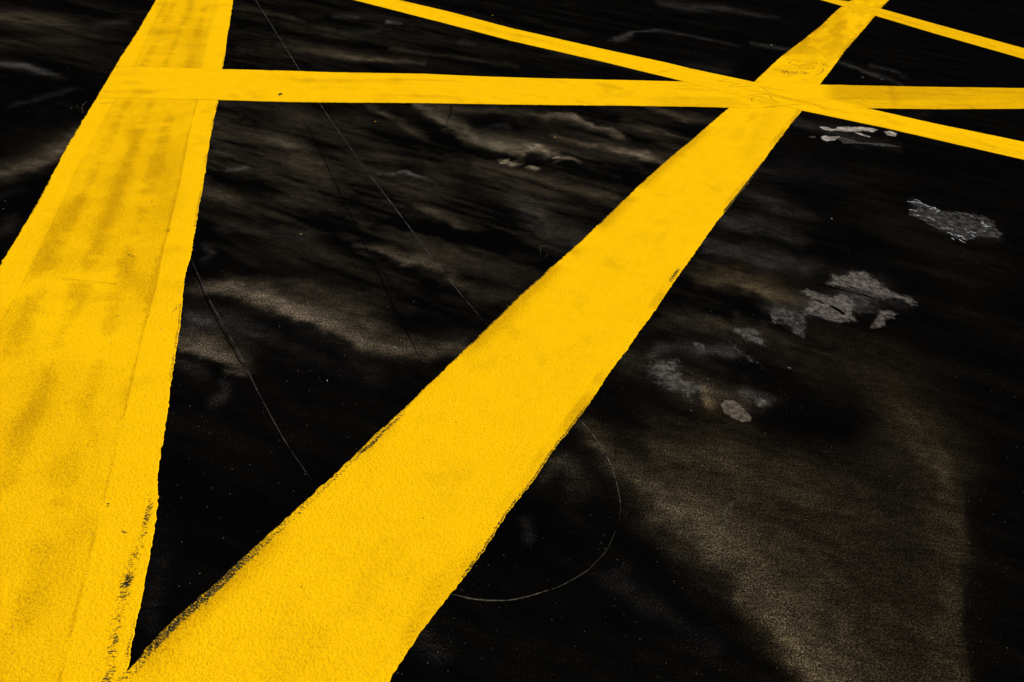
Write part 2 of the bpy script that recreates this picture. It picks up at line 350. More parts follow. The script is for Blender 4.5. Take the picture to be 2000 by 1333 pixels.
# ------------------------------------------------------------------ painted bands
def band(name, left, right, z, ext0, ext1, label, seed, painter, jit=.0030, ncol=90, thick=.0010):
    Lw = G(left); Rw = G(right)
    o = (Lw[0]+Rw[0])/2; e = (Lw[-1]+Rw[-1])/2
    a = (e-o)/np.linalg.norm(e-o); n = np.array([-a[1], a[0]])
    def prof(Q):
        s = (Q-o)@a; t = (Q-o)@n; k = np.argsort(s); s, t = s[k], t[k]
        c = np.polyfit(s, t, 1)
        s = np.concatenate([[s[0]-30], s, [s[-1]+30]]); t = np.concatenate([[t[0]-30*c[0]], t, [t[-1]+30*c[0]]])
        return s, t
    ls, lt = prof(Lw); rs, rt_ = prof(Rw)
    L = np.linalg.norm(e-o); s = -ext0; ss = []
    while s < L+ext1:
        ss.append(s); q = o+a*s; s += np.clip(.0028*np.hypot(*q), .0032, .05)
    ss = np.array(ss)
    tl = np.interp(ss, ls, lt); tr = np.interp(ss, rs, rt_)
    def jag(k):
        return jit*((fbm(ss*9, ss*0+k, seed+k, 4)-.5)*2.4+(fbm(ss*70, ss*0+k, seed+k+5, 3)-.5)*2.2+np.maximum(0, vnoise(ss*38, ss*0, seed+k+9)-.8)*7)
    sg = np.sign(np.mean(tr-tl))
    tl = tl-sg*jag(1); tr = tr+sg*jag(2)
    c = np.linspace(0, 1, ncol); c = c-.32*np.sin(2*np.pi*c)/(2*np.pi)*1.6    # denser near both edges
    c = (c-c[0])/(c[-1]-c[0])
    SS = ss[:, None]+0*c[None]; TT = tl[:, None]*(1-c[None])+tr[:, None]*c[None]
    XX = o[0]+a[0]*SS+n[0]*TT; YY = o[1]+a[1]*SS+n[1]*TT; ZZ = np.full_like(XX, z+thick)
    # rolled-down rims reach the ground
    XX = np.concatenate([XX[:, :1], XX, XX[:, -1:]], 1); YY = np.concatenate([YY[:, :1], YY, YY[:, -1:]], 1)
    ZZ = np.concatenate([np.zeros((len(ss), 1)), ZZ, np.zeros((len(ss), 1))], 1)
    if sg < 0: XX, YY, ZZ = XX, YY, ZZ
    me = grid_mesh(name, XX, YY, ZZ, M_P)
    C = np.concatenate([c[:1], c, c[-1:]])
    CC = (ss[:, None]*0+C[None]).ravel(); Sx = np.repeat(ss, len(C)); wd = np.repeat(np.abs(tr-tl), len(C))
    xy_ = np.column_stack([XX.ravel(), YY.ravel()]); uv_ = P(xy_)
    uv_ = np.where(np.isfinite(uv_), uv_, -9999)
    dirt, wear = painter(uv_[:, 0], uv_[:, 1], CC, Sx, wd, xy_)
    col = np.column_stack([np.clip(dirt, 0, 1.5), np.clip(wear, 0, 1), np.zeros(len(CC)), np.ones(len(CC))])
    at = me.color_attributes.new('wear', 'FLOAT_COLOR', 'POINT'); at.data.foreach_set('color', col.astype(np.float32).ravel())
    at2 = me.attributes.new('along', 'FLOAT_VECTOR', 'POINT')
    at2.data.foreach_set('vector', np.column_stack([Sx, CC*wd, Sx*0]).astype(np.float32).ravel())
    nrm = me.polygons[len(me.polygons)//2].normal.z
    if nrm < 0: me.flip_normals()
    return tag(link(name, me), label, 'painted line', 'yellow lines painted on the tarmac')

def blots(U, V, lst):
    s = np.zeros(len(U))
    for pts in lst: s = np.maximum(s, stroke(U, V, pts))
    return s
def side_of(U, V, pts):               # horizontal signed distance to a seam polyline given top to bottom
    p = np.array(pts, float); return U-np.interp(V, p[:, 1], p[:, 0])

SEAM_R = [(452,-60),(431,0),(410,66),(396,135),(382,210),(368,262),(350,360),(333,430),(315,500),(305,556),(273,675),(228,873),(210,946),(175,1083),(116,1333),(60,1560)]
SEAM_L = [(355,-60),(325,0),(290,66),(270,115),(217,210),(158,315),(98,448),(52,540),(14,612),(-60,740),(-330,1200),(-500,1500)]
def paint_wide(U, V, C, s, w, xy_):
    m = (C*w); e = (1-C)*w
    n = fbm(s*2.5, C*w*14, 3, 5); n_ = fbm(xy_[:, 0]*7, xy_[:, 1]*7, 8, 5, .62); strip = fbm(s*.9, C*w*9, 19, 3)
    dR = side_of(U, V, SEAM_R); dL = side_of(U, V, SEAM_L); sc = np.clip((V+300)/700, .3, 2)
    inner = sm(-dR, 0, 3)*sm(dL, 0, 3)
    lane = .5+.5*np.sin(C*31+1.2*(strip-.5)); seg = fbm(s*6.5, C*3.2, 87, 3); seg2 = fbm(s*22, C*6, 88, 3)
    d = inner*(.20+.18*sm(n_, .35, .6)+.42*sm(lane*.50+seg*.50+(seg2-.5)*.45, .50, .80)*sm(n_, .2, .55))*(1-.35*sm(V, 560, 800))
    d += (1-inner)*(.02+.30*sm(n_, .55, .8))
    d += .65*blots(U, V, [[(155,395,14,16,1),(110,450,16,20,1),(72,525,14,14,.8)], [(245,330,18,20,.9),(215,420,20,22,1),(195,470,16,20,.7)],
        [(258,265,16,12,.9),(262,300,14,14,.6)], [(372,8,10,10,.8),(366,36,10,10,.5)], [(392,70,14,30,.6),(380,130,14,20,.5)], [(300,68,18,8,.5),(345,64,16,6,.6)],
        [(240,152,22,10,.7),(262,146,20,14,.7)], [(330,395,40,30,.5),(320,300,30,30,.4)], [(175,560,8,7,.9),(135,558,4,4,.5)], [(280,565,20,16,.6),(250,530,20,18,.5)],
        [(95,745,24,24,.8),(70,800,28,26,.9),(30,850,28,26,.7)], [(165,800,26,30,.4),(190,860,14,20,.5)], [(342,590,16,16,.5)], [(398,262,8,8,.7)], [(385,225,10,16,.4)],
        [(170,1020,30,34,.4),(110,1110,40,40,.4)], [(80,1180,30,40,.4),(60,1200,30,30,.4)], [(320,2,12,18,.5),(310,30,8,8,.5)]])
    d -= .55*blots(U, V, [[(420,580,30,30,.3),(300,690,60,80,.6),(120,640,60,60,.6)], [(220,540,30,12,.5),(40,570,20,20,.6)]])
    seam = np.exp(-(dR/(1.3+np.clip(V, 0, 1400)/900))**2)*.95*(V > 180)+np.exp(-(dL/1.4)**2)*.55
    d += seam*sm(n_, .2, .5)
    d += .9*np.exp(-((V-(548+.10*(U-150)))/2.2)**2)*(U > 120)*(U < 230)*.6
    # chewed right rim low down, and small nicks
    low = sm(V, 880, 1010)*(1-.0*V); ww = (.012+.045*sm(V, 900, 1150))
    wear = low*np.exp(-((e-.018-.022*sm(V, 950, 1150))/(.016+.012*sm(V,980,1150)))**2)*(.27+.44*fbm(s*26, C*w*26+s*14, 66, 4))
    wear = np.maximum(wear, .50*np.exp(-((e-.005)/.008)**2)*sm(fbm(s*5, s*0, 61, 4), .45, .6))
    wear = np.maximum(wear, .50*np.exp(-((m-.004)/.006)**2)*sm(fbm(s*4, s*0+3, 62, 4), .45, .6))
    wear = np.maximum(wear, blots(U, V, [[(331,450,7,6,.50),(322,452,6,5,.48)], [(250,498,6,4,.52),(262,502,6,4,.50)], [(352,595,7,6,.48),(335,610,6,5,.47)], [(238,1040,4,3,.62),(248,1042,4,3,.58)],
        [(213,984,3,6,.58),(209,994,3,5,.58)], [(126,1073,3,5,.58)], [(196,203,4,3,.46),(222,201,4,3,.46)], [(223,202,3,2,.7)], [(190,186,3,3,.7)], [(213,150,4,16,.5),(228,130,4,8,.5)]]))
    return d, wear
def paint_diag(U, V, C, s, w, xy_):
    m = C*w; e = (1-C)*w
    n_ = fbm(xy_[:, 0]*7, xy_[:, 1]*7, 28, 5, .62); ln = fbm(s*1.6, C*w*9, 33, 4); el = fbm(s*2.2, s*0+1, 71, 4); er = fbm(s*2.2, s*0+5, 72, 4)
    near = sm(V, 260, 800)
    d = .03+.20*sm(n_, .55, .8)+.24*sm(ln, .6, .8)*(1-.6*near)
    d += .8*np.exp(-(np.maximum(m-.012, 0)/.045)**2)*sm(el, .35, .55)+.6*sm(.045-e, 0, .014)*sm(er, .36, .56)*(.3+.7*sm(n_, .3, .6))*(1-.7*sm(V, 850, 950))
    d += (1-sm(V, 60, 190))*.55*sm(ln+.3*n_, .5, .8)
    d += .5*blots(U, V, [[(1560,98,30,20,.8),(1640,60,20,18,.6)], [(1500,230,20,14,.5),(1460,300,26,18,.4)], [(1190,510,12,14,.6),(1205,525,10,10,.5)], [(760,835,18,18,.9),(700,885,16,16,.8)], [(850,1140,40,20,.6),(800,1240,30,20,.7)]])
    rim = .44+.14*sm(el, .4, .6)
    rim_w = np.where(V > 760, .016*sm(V, 760, 1000)+.006, .006)
    wear = rim*np.exp(-np.maximum(m-rim_w, 0)**2/(.008**2))*(.75+.25*(m < rim_w))
    wear = np.maximum(wear, .56*np.exp(-((e-.004)/.007)**2)*sm(er, .42, .58))
    wear = np.maximum(wear, blots(U, V, [[(705,885,10,6,.60),(728,868,10,6,.60),(748,845,6,5,.56),(772,824,6,5,.56),(790,808,6,4,.5)], [(1530,258,8,12,.44),(1505,284,8,12,.44)], [(1490,318,9,4,.64),(1465,350,9,4,.68),(1442,380,10,4,.68),(1415,412,8,4,.66)],
        [(1398,434,5,5,.75)], [(1324,528,10,8,.52),(1310,548,9,8,.54),(1322,530,3,3,.66)], [(407,1164,3,9,.70),(404,1182,2,4,.60)], [(1440,267,3,2,.7)], [(1469,271,4,3,.66)], [(596,1329,4,3,.85)], [(1127,541,2,2,.8)],
        [(1560,216,5,8,.46),(1548,236,5,10,.46)], [(470,1140,4,3,.2),(480,1136,4,3,.2)]]))
    return d, wear
def paint_line(sd_, far=0., extra=None):
    def f(U, V, C, s, w, xy_):
        m = C*w; e = (1-C)*w
        n_ = fbm(xy_[:, 0]*6, xy_[:, 1]*6, sd_, 5, .62); ln = fbm(s*1.3, C*w*12, sd_+3, 4); k = fbm(s*3, s*0, sd_+6, 4)
        d = .04+far+.35*sm(n_, .55, .8)+.45*sm(ln, .55, .8)
        if extra is not None: d = d+extra(U, V)
        wear = .44*(np.exp(-(m/.006)**2)+np.exp(-(e/.006)**2))*sm(k, .45, .6)*(U > 440)*(1-(U > 1400)*(U < 1700))
        wear = np.maximum(wear, blots(U, V, [[(546,186,4,3,.9),(551,184,3,2,.9)]]))
        return d, wear
    return f
hx = lambda U, V: .75*sm(U, 1600, 1640)*(1-.7*sm(U, 1780, 1900))*(.5+.5*(V < 196))+.5*sm(U, 1780, 1900)*.6+.5*stroke(U, V, [(1740,170,6,6,1),(1745,190,5,6,.9),(1748,206,6,6,.7)])+.6*stroke(U, V, [(1165,163,3,3,.8),(1190,168,4,3,1),(1215,174,3,3,.6)])+.35*sm(U, 1240, 1300)*(1-sm(U, 1420, 1450))*(V > 190)
W_L = [(305,0),(270,60),(238,109),(189,191),(133,284),(81,382),(32,467),(0,518),(-150,778)]
W_R = [(455,0),(450,35),(444,70),(440,102),(434,135),(426,196),(419,228),(410,270),(404,308),(396,364),(387,410),(381,450),(377,475),(371,510),(364,527),(357,570),(353,621),(345,675),(338,727),(326,808),(317,868),(309,929),(307,981),(303,1017),(298,1062),(287,1118),(277,1171),(266,1220),(257,1262),(250,1304),(244,1333),(205,1520)]
D_L = [(1663,0),(1636,19),(1605,49),(1573,75),(1524,112),(1472,161),(1423,212),(1384,245),(1349,275),(1300,315),(1242,369),(1180,428),(1123,483),(1070,528),(1000,593),(951,641),(902,689),(853,738),(804,785),(780,808),(734,849),(695,888),(620,957),(525,1045),(420,1140),(350,1202),(298,1254),(249,1312),(228,1333),(130,1430)]
D_R = [(1737,0),(1720,17),(1706,35),(1678,68),(1650,100),(1626,133),(1601,166),(1566,217),(1545,242),(1524,270),(1507,291),(1496,308),(1482,329),(1465,354),(1440,385),(1412,420),(1400,432),(1370,476),(1330,533),(1300,575),(1281,605),(1246,651),(1225,682),(1176,749),(1148,793),(1106,847),(1074,890),(1046,933),(993,999),(969,1038),(941,1080),(906,1125),(867,1178),(825,1232),(790,1285),(757,1333),(690,1425)]
H_T = [(224,131),(434,136),(560,139),(650,142),(825,145),(941,150),(1070,154),(1210,157),(1336,160),(1605,166),(1790,170),(2000,173)]
H_B = [(191,192),(426,196),(562,200),(650,201),(825,202),(1000,205),(1200,207),(1350,209),(1423,211),(1692,212),(1825,214),(2000,213)]
T_T = [(776,0),(874,23),(1000,56),(1175,96),(1300,123),(1350,135),(1472,161),(1566,183),(1692,212),(1825,242),(2000,278)]
T_B = [(688,0),(860,44),(1000,81),(1175,121),(1336,160),(1450,189),(1563,216),(1720,249),(2000,313)]
U_T = [(1628,-1),(1663,4),(1718,17),(1825,47),(2000,95)]
U_B = [(1601,0),(1647,13),(1708,31),(1825,66),(2000,116)]
band('painted_line', W_L, W_R, .0, 16, 1.2, 'widest yellow line, at the left, running away with inner seams and a chewed right rim', 100, paint_wide, ncol=170)
band('painted_line', D_L, D_R, .0004, 12, .9, 'broad yellow line running from the near foreground to the far right, with pen scribbles', 200, paint_diag, ncol=120)
band('painted_line', H_T, H_B , .0008, 0.0, 14, 'level yellow line crossing from the widest line at the left to the right side', 300, paint_line(81, 0, hx), ncol=40)
band('painted_line', T_T, T_B, .0012, 12, 12, 'narrow yellow line slanting down to the right over the level line', 400, paint_line(91), ncol=40)
band('painted_line', U_T, U_B, .0008, 10, 12, 'farthest narrow yellow line, in the top right corner', 500, paint_line(95, .3), ncol=30)

# ------------------------------------------------------------------ thin marks on the ground and on the paint
def ribbon(name, pts, width, z, m, label, cat, group=None, wob=.3, width_n=.5, step=.012, taper=True, seed=1, kids=None, parent=None):
    q = G(pts); d = np.concatenate([[0], np.cumsum(np.linalg.norm(np.diff(q, axis=0), axis=1))])
    s = np.arange(0, d[-1], step); s = np.append(s, d[-1])
    # smooth curve through the points
    x = np.interp(s, d, q[:, 0]); y = np.interp(s, d, q[:, 1])
    k = max(1, int(len(s)/len(pts)/3)); 
    if len(pts) > 2 and k > 1:
        ker = np.ones(2*k+1)/(2*k+1)
        for _ in range(2):
            xp = np.pad(x, k, mode='reflect', reflect_type='odd'); yp = np.pad(y, k, mode='reflect', reflect_type='odd')
            x = np.convolve(xp, ker, 'valid'); y = np.convolve(yp, ker, 'valid')
    tx = np.gradient(x); ty = np.gradient(y); L = np.hypot(tx, ty)+1e-9; nx, ny = -ty/L, tx/L
    wv = np.interp(s, d, width) if hasattr(width, '__len__') else np.full(len(s), width)
    off = (fbm(s*30, s*0, seed, 3)-.5)*np.mean(wv)*wob*4
    x = x+nx*off; y = y+ny*off
    wv = wv*(1-width_n+2*width_n*fbm(s*60, s*0+4, seed+3, 3))/2
    if taper: wv = wv*np.clip(np.minimum(s, s[-1]-s)/(.08*s[-1]+1e-6), .12, 1)
    X = np.column_stack([x-nx*wv, x, x+nx*wv]); Y = np.column_stack([y-ny*wv, y, y+ny*wv])
    Z = np.full_like(X, z); Z[:, 1] += .0003
    me = grid_mesh(name, X, Y, Z, m)
    if me.polygons[0].normal.z < 0: me.flip_normals()
    o = link(name, me)
    if parent: o.parent = parent; return o
    return tag(o, label, cat, group)
M_SCR = plain_mat('scratched_tarmac', (.048, .042, .037), scale=18, lo=.05)
M_SC2 = plain_mat('faint_scratch', (.030, .029, .027), scale=70, lo=.02)
M_DRK = plain_mat('dark_crack', (.0014, .0012, .001), s=0.)
M_RNG = plain_mat('ring_scuff', (.10, .085, .055), scale=45, lo=.02)
M_PEN = plain_mat('brown_pen', (.07, .018, .002), scale=200, lo=.5)
gs = 'long thin scores in the tarmac'
ribbon('score_line', [(470,-45),(508,14),(578,126),(625,205),(720,340),(790,430),(860,528),(951,637),(1000,690)], [.010,.009,.008,.007,.006,.006,.005,.004,.003], .0006, M_SCR, 'long pale scored line passing under the level yellow line to the broad one', 'scratch', gs, seed=5, wob=.08)
ribbon('score_line', [(368,495),(410,590),(440,640),(480,715),(500,760),(560,870),(617,950)], [.003,.004,.005,.004,.003,.003,.002], .0006, M_SCR, 'short pale scored line from the widest yellow line towards the near corner', 'scratch', gs, seed=6, wob=.08)
ribbon('score_line', [(588,225),(602,250),(648,343),(690,430),(765,591),(825,710)], .0045, .0007, M_DRK, 'dark groove cutting through the brown streaks beside the long score', 'groove', seed=7, width_n=.3)
ribbon('score_line', [(376,520),(408,598),(436,650),(478,722)], .0036, .0005, M_DRK, 'dark groove hugging the short pale score line', 'groove', seed=9, width_n=.3)
ribbon('circular_scratch', [(870,1158),(900,1166),(950,1175),(1010,1172),(1090,1148),(1150,1115),(1190,1070),(1206,1025)], [.0020,.0032,.0034,.0024,.0014,.0010,.0008,.0007], .0006, M_RNG, 'lower arc of a thin pale circle scratched beside the broad yellow line', 'scratch', 'arcs of a scratched circle', seed=8, step=.006)
ribbon('circular_scratch', [(1128,815),(1165,858),(1190,900),(1206,948),(1213,990),(1209,1016)], [.0030,.0034,.0030,.0020,.0010,.0007], .0006, M_RNG, 'upper arc of a thin pale circle leaving the right edge of the broad yellow line', 'scratch', 'arcs of a scratched circle', seed=10, step=.006)
ribbon('curved_scuff', [(162,222),(160,210),(164,203),(171,198)], .006, .0006, M_SCR, 'tiny curved pale scuff left of the widest yellow line', 'scuff', seed=12)
ribbon('crack', [(882,204),(880,214),(879,226),(874,236),(873,246)], [.010,.006,.006,.005,.003], .0008, M_DRK, 'short dark crack just below the level yellow line', 'crack', seed=14)
for k, pts in enumerate([[(1055,500),(1056,481),(1073,481),(1075,492)], [(1064,504),(1071,494)]]):
    if k == 0: b0 = ribbon('chalk_mark', pts, .0035, .0006, M_SCR, 'small square pale chalk mark near the broad yellow line', 'chalk mark', seed=15)
    else: ribbon('stroke', pts, .003, .0006, M_SCR, '', '', parent=b0, seed=16)

ZP = .0014+.0003
# pen scribbles on the broad line above the crossing
def scribble(label, strokes, z, wd=.0030):
    root = bpy.data.objects.new('pen_scribble', None); S.collection.objects.link(root)
    c = G([strokes[0][0]])[0]; root.location = (0, 0, 0); root['label'] = label; root['category'] = 'scribble'; root['group'] = 'pen scribbles on the yellow paint'
    for i, st in enumerate(strokes):
        ribbon('stroke', st, wd, z, M_PEN, '', '', wob=.25, width_n=.5, step=.006, seed=40+i, parent=root)
z5 = lambda L: [(1350+x*.175, 60+y*.175) for x, y in L]
scribble('brown pen scribble with curls and cramped letters, on the broad line above the crossing', [z5(s) for s in [
    [(1045,315),(1095,322),(1130,332),(1150,322),(1200,350),(1240,352)], [(1270,340),(1300,362),(1330,362),(1370,356),(1400,378),(1410,360)],
    [(1130,345),(1095,355),(1090,370),(1150,385),(1210,392),(1260,384),(1300,380)], [(1200,400),(1225,430),(1300,432),(1360,425),(1378,410),(1350,392),(1300,385)],
    [(1425,355),(1460,372),(1490,380)], [(1460,385),(1490,372)], [(1470,375),(1545,410)], [(1475,420),(1465,460),(1430,490),(1370,495)],
    [(900,432),(960,436),(1010,440)], [(1480,450),(1540,455)],
    [(1005,440),(1022,478)], [(1022,444),(1052,488)], [(1040,450),(1068,470),(1052,446)], [(1062,455),(1095,495)], [(1085,452),(1080,478)], [(1090,460),(1130,490)],
    [(1110,455),(1150,492)], [(1130,455),(1175,498)], [(1150,462),(1200,495)], [(1180,455),(1170,480)], [(1190,462),(1250,492)], [(1215,452),(1280,490)], [(1240,470),(1262,462),(1320,480)], [(1285,465),(1260,492),(1340,478)]]], ZP, .0060)
scribble('thin looping brown pen scribble drawn across the crossing of three yellow lines', [z5(s) for s in [
    [(430,550),(360,555),(290,573),(400,572),(480,578)], [(560,592),(470,605),(410,636),(440,630),(600,628),(720,620)], [(740,618),(790,640),(850,680),(905,710),(935,712)],
    [(610,737),(700,722),(800,715),(905,714)], [(830,742),(750,742),(690,745),(670,765),(680,790),(700,800)], [(880,725),(880,745),(910,780),(995,820),(930,800),(820,760),(760,742)],
    [(905,728),(980,728),(1050,755),(1120,778)], [(810,862),(880,850),(960,852)], [(950,848),(1050,838),(1130,830),(1230,830)], [(1350,832),(1420,836),(1470,865),(1510,890)]]], .0022+.0003, .0042)
ribbon('pen_mark', [(1284,143),(1300,140),(1320,133)], .004, .0025, M_PEN, 'faint single pen stroke on the narrow slanting line', 'pen mark', seed=60)

# ------------------------------------------------------------------ pale residue patches
def patch(name, outlines, z, m, label, cat, group=None, seed=1, rough=1., cell=.006, cover=1., parent=None, soft=.16, grow=1.):
    """ragged flake of residue: a small grid clipped to its outline, kept where the outline says so"""
    polys = [G(o) for o in outlines]; polys = [(q-q.mean(0))*grow+q.mean(0) for q in polys]
    allp = np.vstack(polys); lo = allp.min(0)-.02; hi = allp.max(0)+.02
    xs = np.arange(lo[0], hi[0], cell); ysr = np.arange(lo[1], hi[1], cell)
    Xg, Yg = np.meshgrid(xs, ysr); x = Xg.ravel(); y = Yg.ravel()
    r = np.mean(np.linalg.norm(allp-allp.mean(0), axis=1))
    r = min(r, .09); wxx = x+(fbm(x*5/r, y*5/r, seed, 5, .8)-.5)*r*.36*rough; wyy = y+(fbm(x*5/r, y*5/r, seed+9, 5, .8)-.5)*r*.36*rough
    cov = np.zeros(len(x))
    for q in polys:
        rq = max(.006, np.mean(np.linalg.norm(q-q.mean(0), axis=1))); ins = np.zeros(len(x), bool); n = len(q); dm = np.full(len(x), 9e9)
        for i in range(n):
            (x1, y1), (x2, y2) = q[i], q[(i+1) % n]
            c = ((y1 > wyy) != (y2 > wyy)) & (wxx < (x2-x1)*(wyy-y1)/(y2-y1+1e-12)+x1); ins ^= c
            dx, dy = x2-x1, y2-y1; t = np.clip(((wxx-x1)*dx+(wyy-y1)*dy)/(dx*dx+dy*dy+1e-12), 0, 1)
            dm = np.minimum(dm, np.hypot(wxx-x1-t*dx, wyy-y1-t*dy))
        cov = np.maximum(cov, np.where(ins, np.clip(dm/(rq*soft), .0, 1)*.8+.2, 0))
    C = cov.reshape(Xg.shape)
    keep = (C[:-1, :-1] > 0) & (C[1:, :-1] > 0) & (C[:-1, 1:] > 0) & (C[1:, 1:] > 0)
    ny, nx = Xg.shape; i = np.arange(ny*nx).reshape(ny, nx)
    f = np.column_stack([i[:-1, :-1][keep], i[:-1, 1:][keep], i[1:, 1:][keep], i[1:, :-1][keep]])
    if len(f) == 0: return None
    used, inv = np.unique(f, return_inverse=True); f = inv.reshape(-1, 4)
    zz = z+.0003*cov[used]
    co = np.column_stack([x[used], y[used], zz])
    me = bpy.data.meshes.new(name); me.from_pydata(co.tolist(), [], f.tolist()); me.materials.append(m)
    at = me.attributes.new('cover', 'FLOAT', 'POINT'); at.data.foreach_set('value', (cov[used]*cover).astype(np.float32))
    o = link(name, me)
    if parent: o.parent = parent; return o
    return tag(o, label, cat, group)
M_R1 = patch_mat('pale_grey_residue', (.165, .140, .118), keep=(.39, .64), scale=300)
M_R2 = patch_mat('thin_grey_residue', (.10, .088, .076), keep=(.42, .66), scale=300)
M_R6 = patch_mat('speckled_grey_film', (.115, .102, .090), keep=(.40, .64), scale=300)
M_R7 = patch_mat('faint_grey_film', (.055, .050, .046), keep=(.42, .64), scale=260)
M_R3 = patch_mat('cracked_white_residue', (.095, .088, .08), keep=(.44, .68), scale=200)
M_R4 = patch_mat('chalky_white_residue', (.42, .36, .30), keep=(.34, .58), scale=120)
M_R5 = patch_mat('tan_residue', (.15, .12, .088), keep=(.34, .66), scale=330)
M_VEIN = plain_mat('white_veins', (.42, .42, .43), scale=90, lo=.12)
gr = 'pale residue patches left on the tarmac'
zz_ = lambda L: [(1450+x*.2, 500+y*.2) for x, y in L]
patch('residue_patch', [zz_([(750,268),(800,250),(840,215),(850,175),(900,160),(960,170),(1050,130),(1180,132),(1270,175),(1320,220),(1400,270),(1440,310),(1500,345),(1600,360),(1680,400),(1720,460),(1735,500),(1700,525),(1600,500),(1520,455),(1440,440),(1390,455),(1330,440),(1290,412),(1150,372),(1030,345),(900,325),(800,295)])], .0005, M_R1, 'largest pale grey blotchy residue, the upper long slanting part, right of the broad line', 'stain', gr, seed=3, grow=1.12, rough=.5, cell=.004, soft=.3)
patch('residue_patch', [zz_([(580,350),(640,330),(740,350),(790,380),(830,395),(900,372),(1000,395),(1080,440),(1100,500),(1070,570),(1120,650),(1060,640),(990,640),(920,650),(840,625),(700,580),(640,610),(600,560),(580,520),(640,460),(650,420),(590,380)])], .0005, M_R1, 'pale grey residue blob with a dark hollow just below the long slanting patch', 'stain', gr, seed=5, grow=1.2, rough=.5, cell=.004, soft=.2)
patch('residue_patch', [zz_([(1315,470),(1350,480),(1360,530),(1440,535),(1525,580),(1480,630),(1430,630),(1420,680),(1350,700),(1270,690),(1250,640),(1300,570)])], .0005, M_R1, 'small pale grey residue tongue at the right foot of the long slanting patch', 'stain', gr, seed=6, grow=1.4, rough=.5, cell=.004, cover=.95, soft=.3)
patch('residue_patch', [zz_([(240,530),(330,505),(420,530),(520,560),(610,600),(612,780),(560,795),(480,770),(430,730),(400,690),(330,690),(230,720),(180,690),(260,620)])], .0005, M_R2, 'thin grey smudged residue below left of the pale blobs', 'stain', gr, seed=7, grow=1.35, rough=.7, cell=.004, soft=.3)
patch('residue_patch', [zz_([(180,560),(420,500),(600,480),(560,330),(780,230),(950,120),(1250,130),(1500,300),(1740,440),(1740,540),(1560,560),(1540,660),(1300,730),(1100,700),(900,760),(640,700),(600,820),(430,780),(160,730)])], .0003, M_R7, 'faint wide grey film of residue surrounding the pale blobs', 'stain', gr, seed=41, rough=1.2, cell=.006, soft=.5)
ribbon('residue_groove', [(1603,557),(1640,566),(1700,580),(1712,586)], .010, .0011, M_DRK, 'dark groove along the lower edge of the long slanting residue patch', 'groove', seed=51, wob=.1)
ribbon('residue_groove', [(1585,585),(1600,588),(1612,596)], .012, .0011, M_DRK, 'short dark groove inside the pale residue blob', 'groove', seed=52, wob=.1)
ribbon('residue_groove', [(1619,598),(1630,602),(1645,611),(1648,616)], .022, .0011, M_DRK, 'wide dark hollow at the right of the pale residue blob', 'groove', seed=53, wob=.1)
ribbon('residue_groove', [(1644,556),(1652,557),(1668,563),(1700,572),(1730,580)], .008, .0011, M_DRK, 'curved dark groove inside the long slanting residue patch', 'groove', seed=54, wob=.1)
zo = lambda L: [(1200+x*.2, 620+y*.2) for x, y in L]
patch('residue_patch', [zo([(1020,850),(1060,800),(1150,800),(1230,840),(1290,910),(1360,980),(1340,1030),(1240,1035),(1140,990),(1060,940)])], .0005, M_R5, 'smooth tan oval residue spot below the speckled grey area', 'stain', gr, seed=8, rough=.12, cell=.004, cover=1.05)
patch('residue_patch', [zo([(1100,120),(1180,95),(1330,90),(1440,150),(1500,230),(1520,330),(1440,300),(1300,260),(1180,190)]), zo([(1080,240),(1180,230),(1280,330),(1400,400),(1500,520),(1440,520),(1330,460),(1240,560),(1200,530),(1240,420),(1130,330)])], .0005, M_R6, 'thin speckled grey haze of residue left of the lone flat chip', 'stain', gr, seed=31, grow=1.35, rough=1., cell=.005, soft=.5)
patch('residue_patch', [zo([(200,490),(330,380),(480,360),(640,340),(720,420),(760,560),(900,600),(1000,720),(860,800),(840,860),(700,830),(560,790),(420,720),(330,640),(250,560)])], .0005, M_R6, 'wide thin speckled grey film of residue hugging the broad line', 'stain', gr, seed=32, grow=1.12, rough=1., cell=.006, soft=.5)
patch('residue_patch', [zo([(1340,760),(1430,760),(1530,810),(1540,870),(1440,920),(1360,880),(1320,820)])], .0005, M_R6, 'speckled grey residue spot right of the tan oval', 'stain', gr, seed=33, rough=.8, cell=.005, soft=.5)
patch('residue_patch', [zo([(750,250),(800,235),(880,270),(905,320),(890,370),(840,340),(770,290)])], .0005, M_R2, 'small grey wedge of residue in the speckled area beside the broad line', 'stain', gr, seed=9, rough=.5, cell=.004)
zc = lambda L: [(1700+x*.15, 360+y*.15) for x, y in L]
cr_ = patch('residue_patch', [zc([(450,190),(520,182),(620,208),(720,248),(830,288),(930,310),(1080,330),(1300,350),(1500,400),(1600,440),(1700,505),(1690,545),(1760,630),(1800,680),(1740,745),(1600,730),(1480,720),(1340,770),(1240,800),(1140,760),(1050,705),(960,640),(860,605),(760,560),(640,490),(560,445),(480,435),(430,400),(425,310),(520,300),(550,285),(470,268)])], .0005, M_R3, 'cracked dark grey residue with bright white flecks at the far right', 'stain', gr, seed=11, rough=.5, cell=.006, soft=.15)
r_ = random.Random(4)
vein_src = [(480,235,690,260),(580,215,640,230),(690,260,760,300),(740,290,850,320),(760,320,880,350),(860,370,890,345),(500,340,600,355),(580,400,650,415),(730,425,800,450),(780,450,830,480),(920,560,980,590),(980,565,1080,590),(1000,640,1080,670),(1040,700,1085,730),(1090,660,1200,690),(1130,680,1230,700),(1180,700,1260,740),(1220,580,1260,600),(1250,630,1300,640),(1290,620,1380,640),(1300,650,1340,690),(1430,505,1490,530),(1470,490,1500,545),(1480,560,1560,545),(1290,410,1340,430),(1150,720,1240,760),(1460,620,1500,620),(540,240,580,250),(620,240,680,262),(820,300,860,330)]
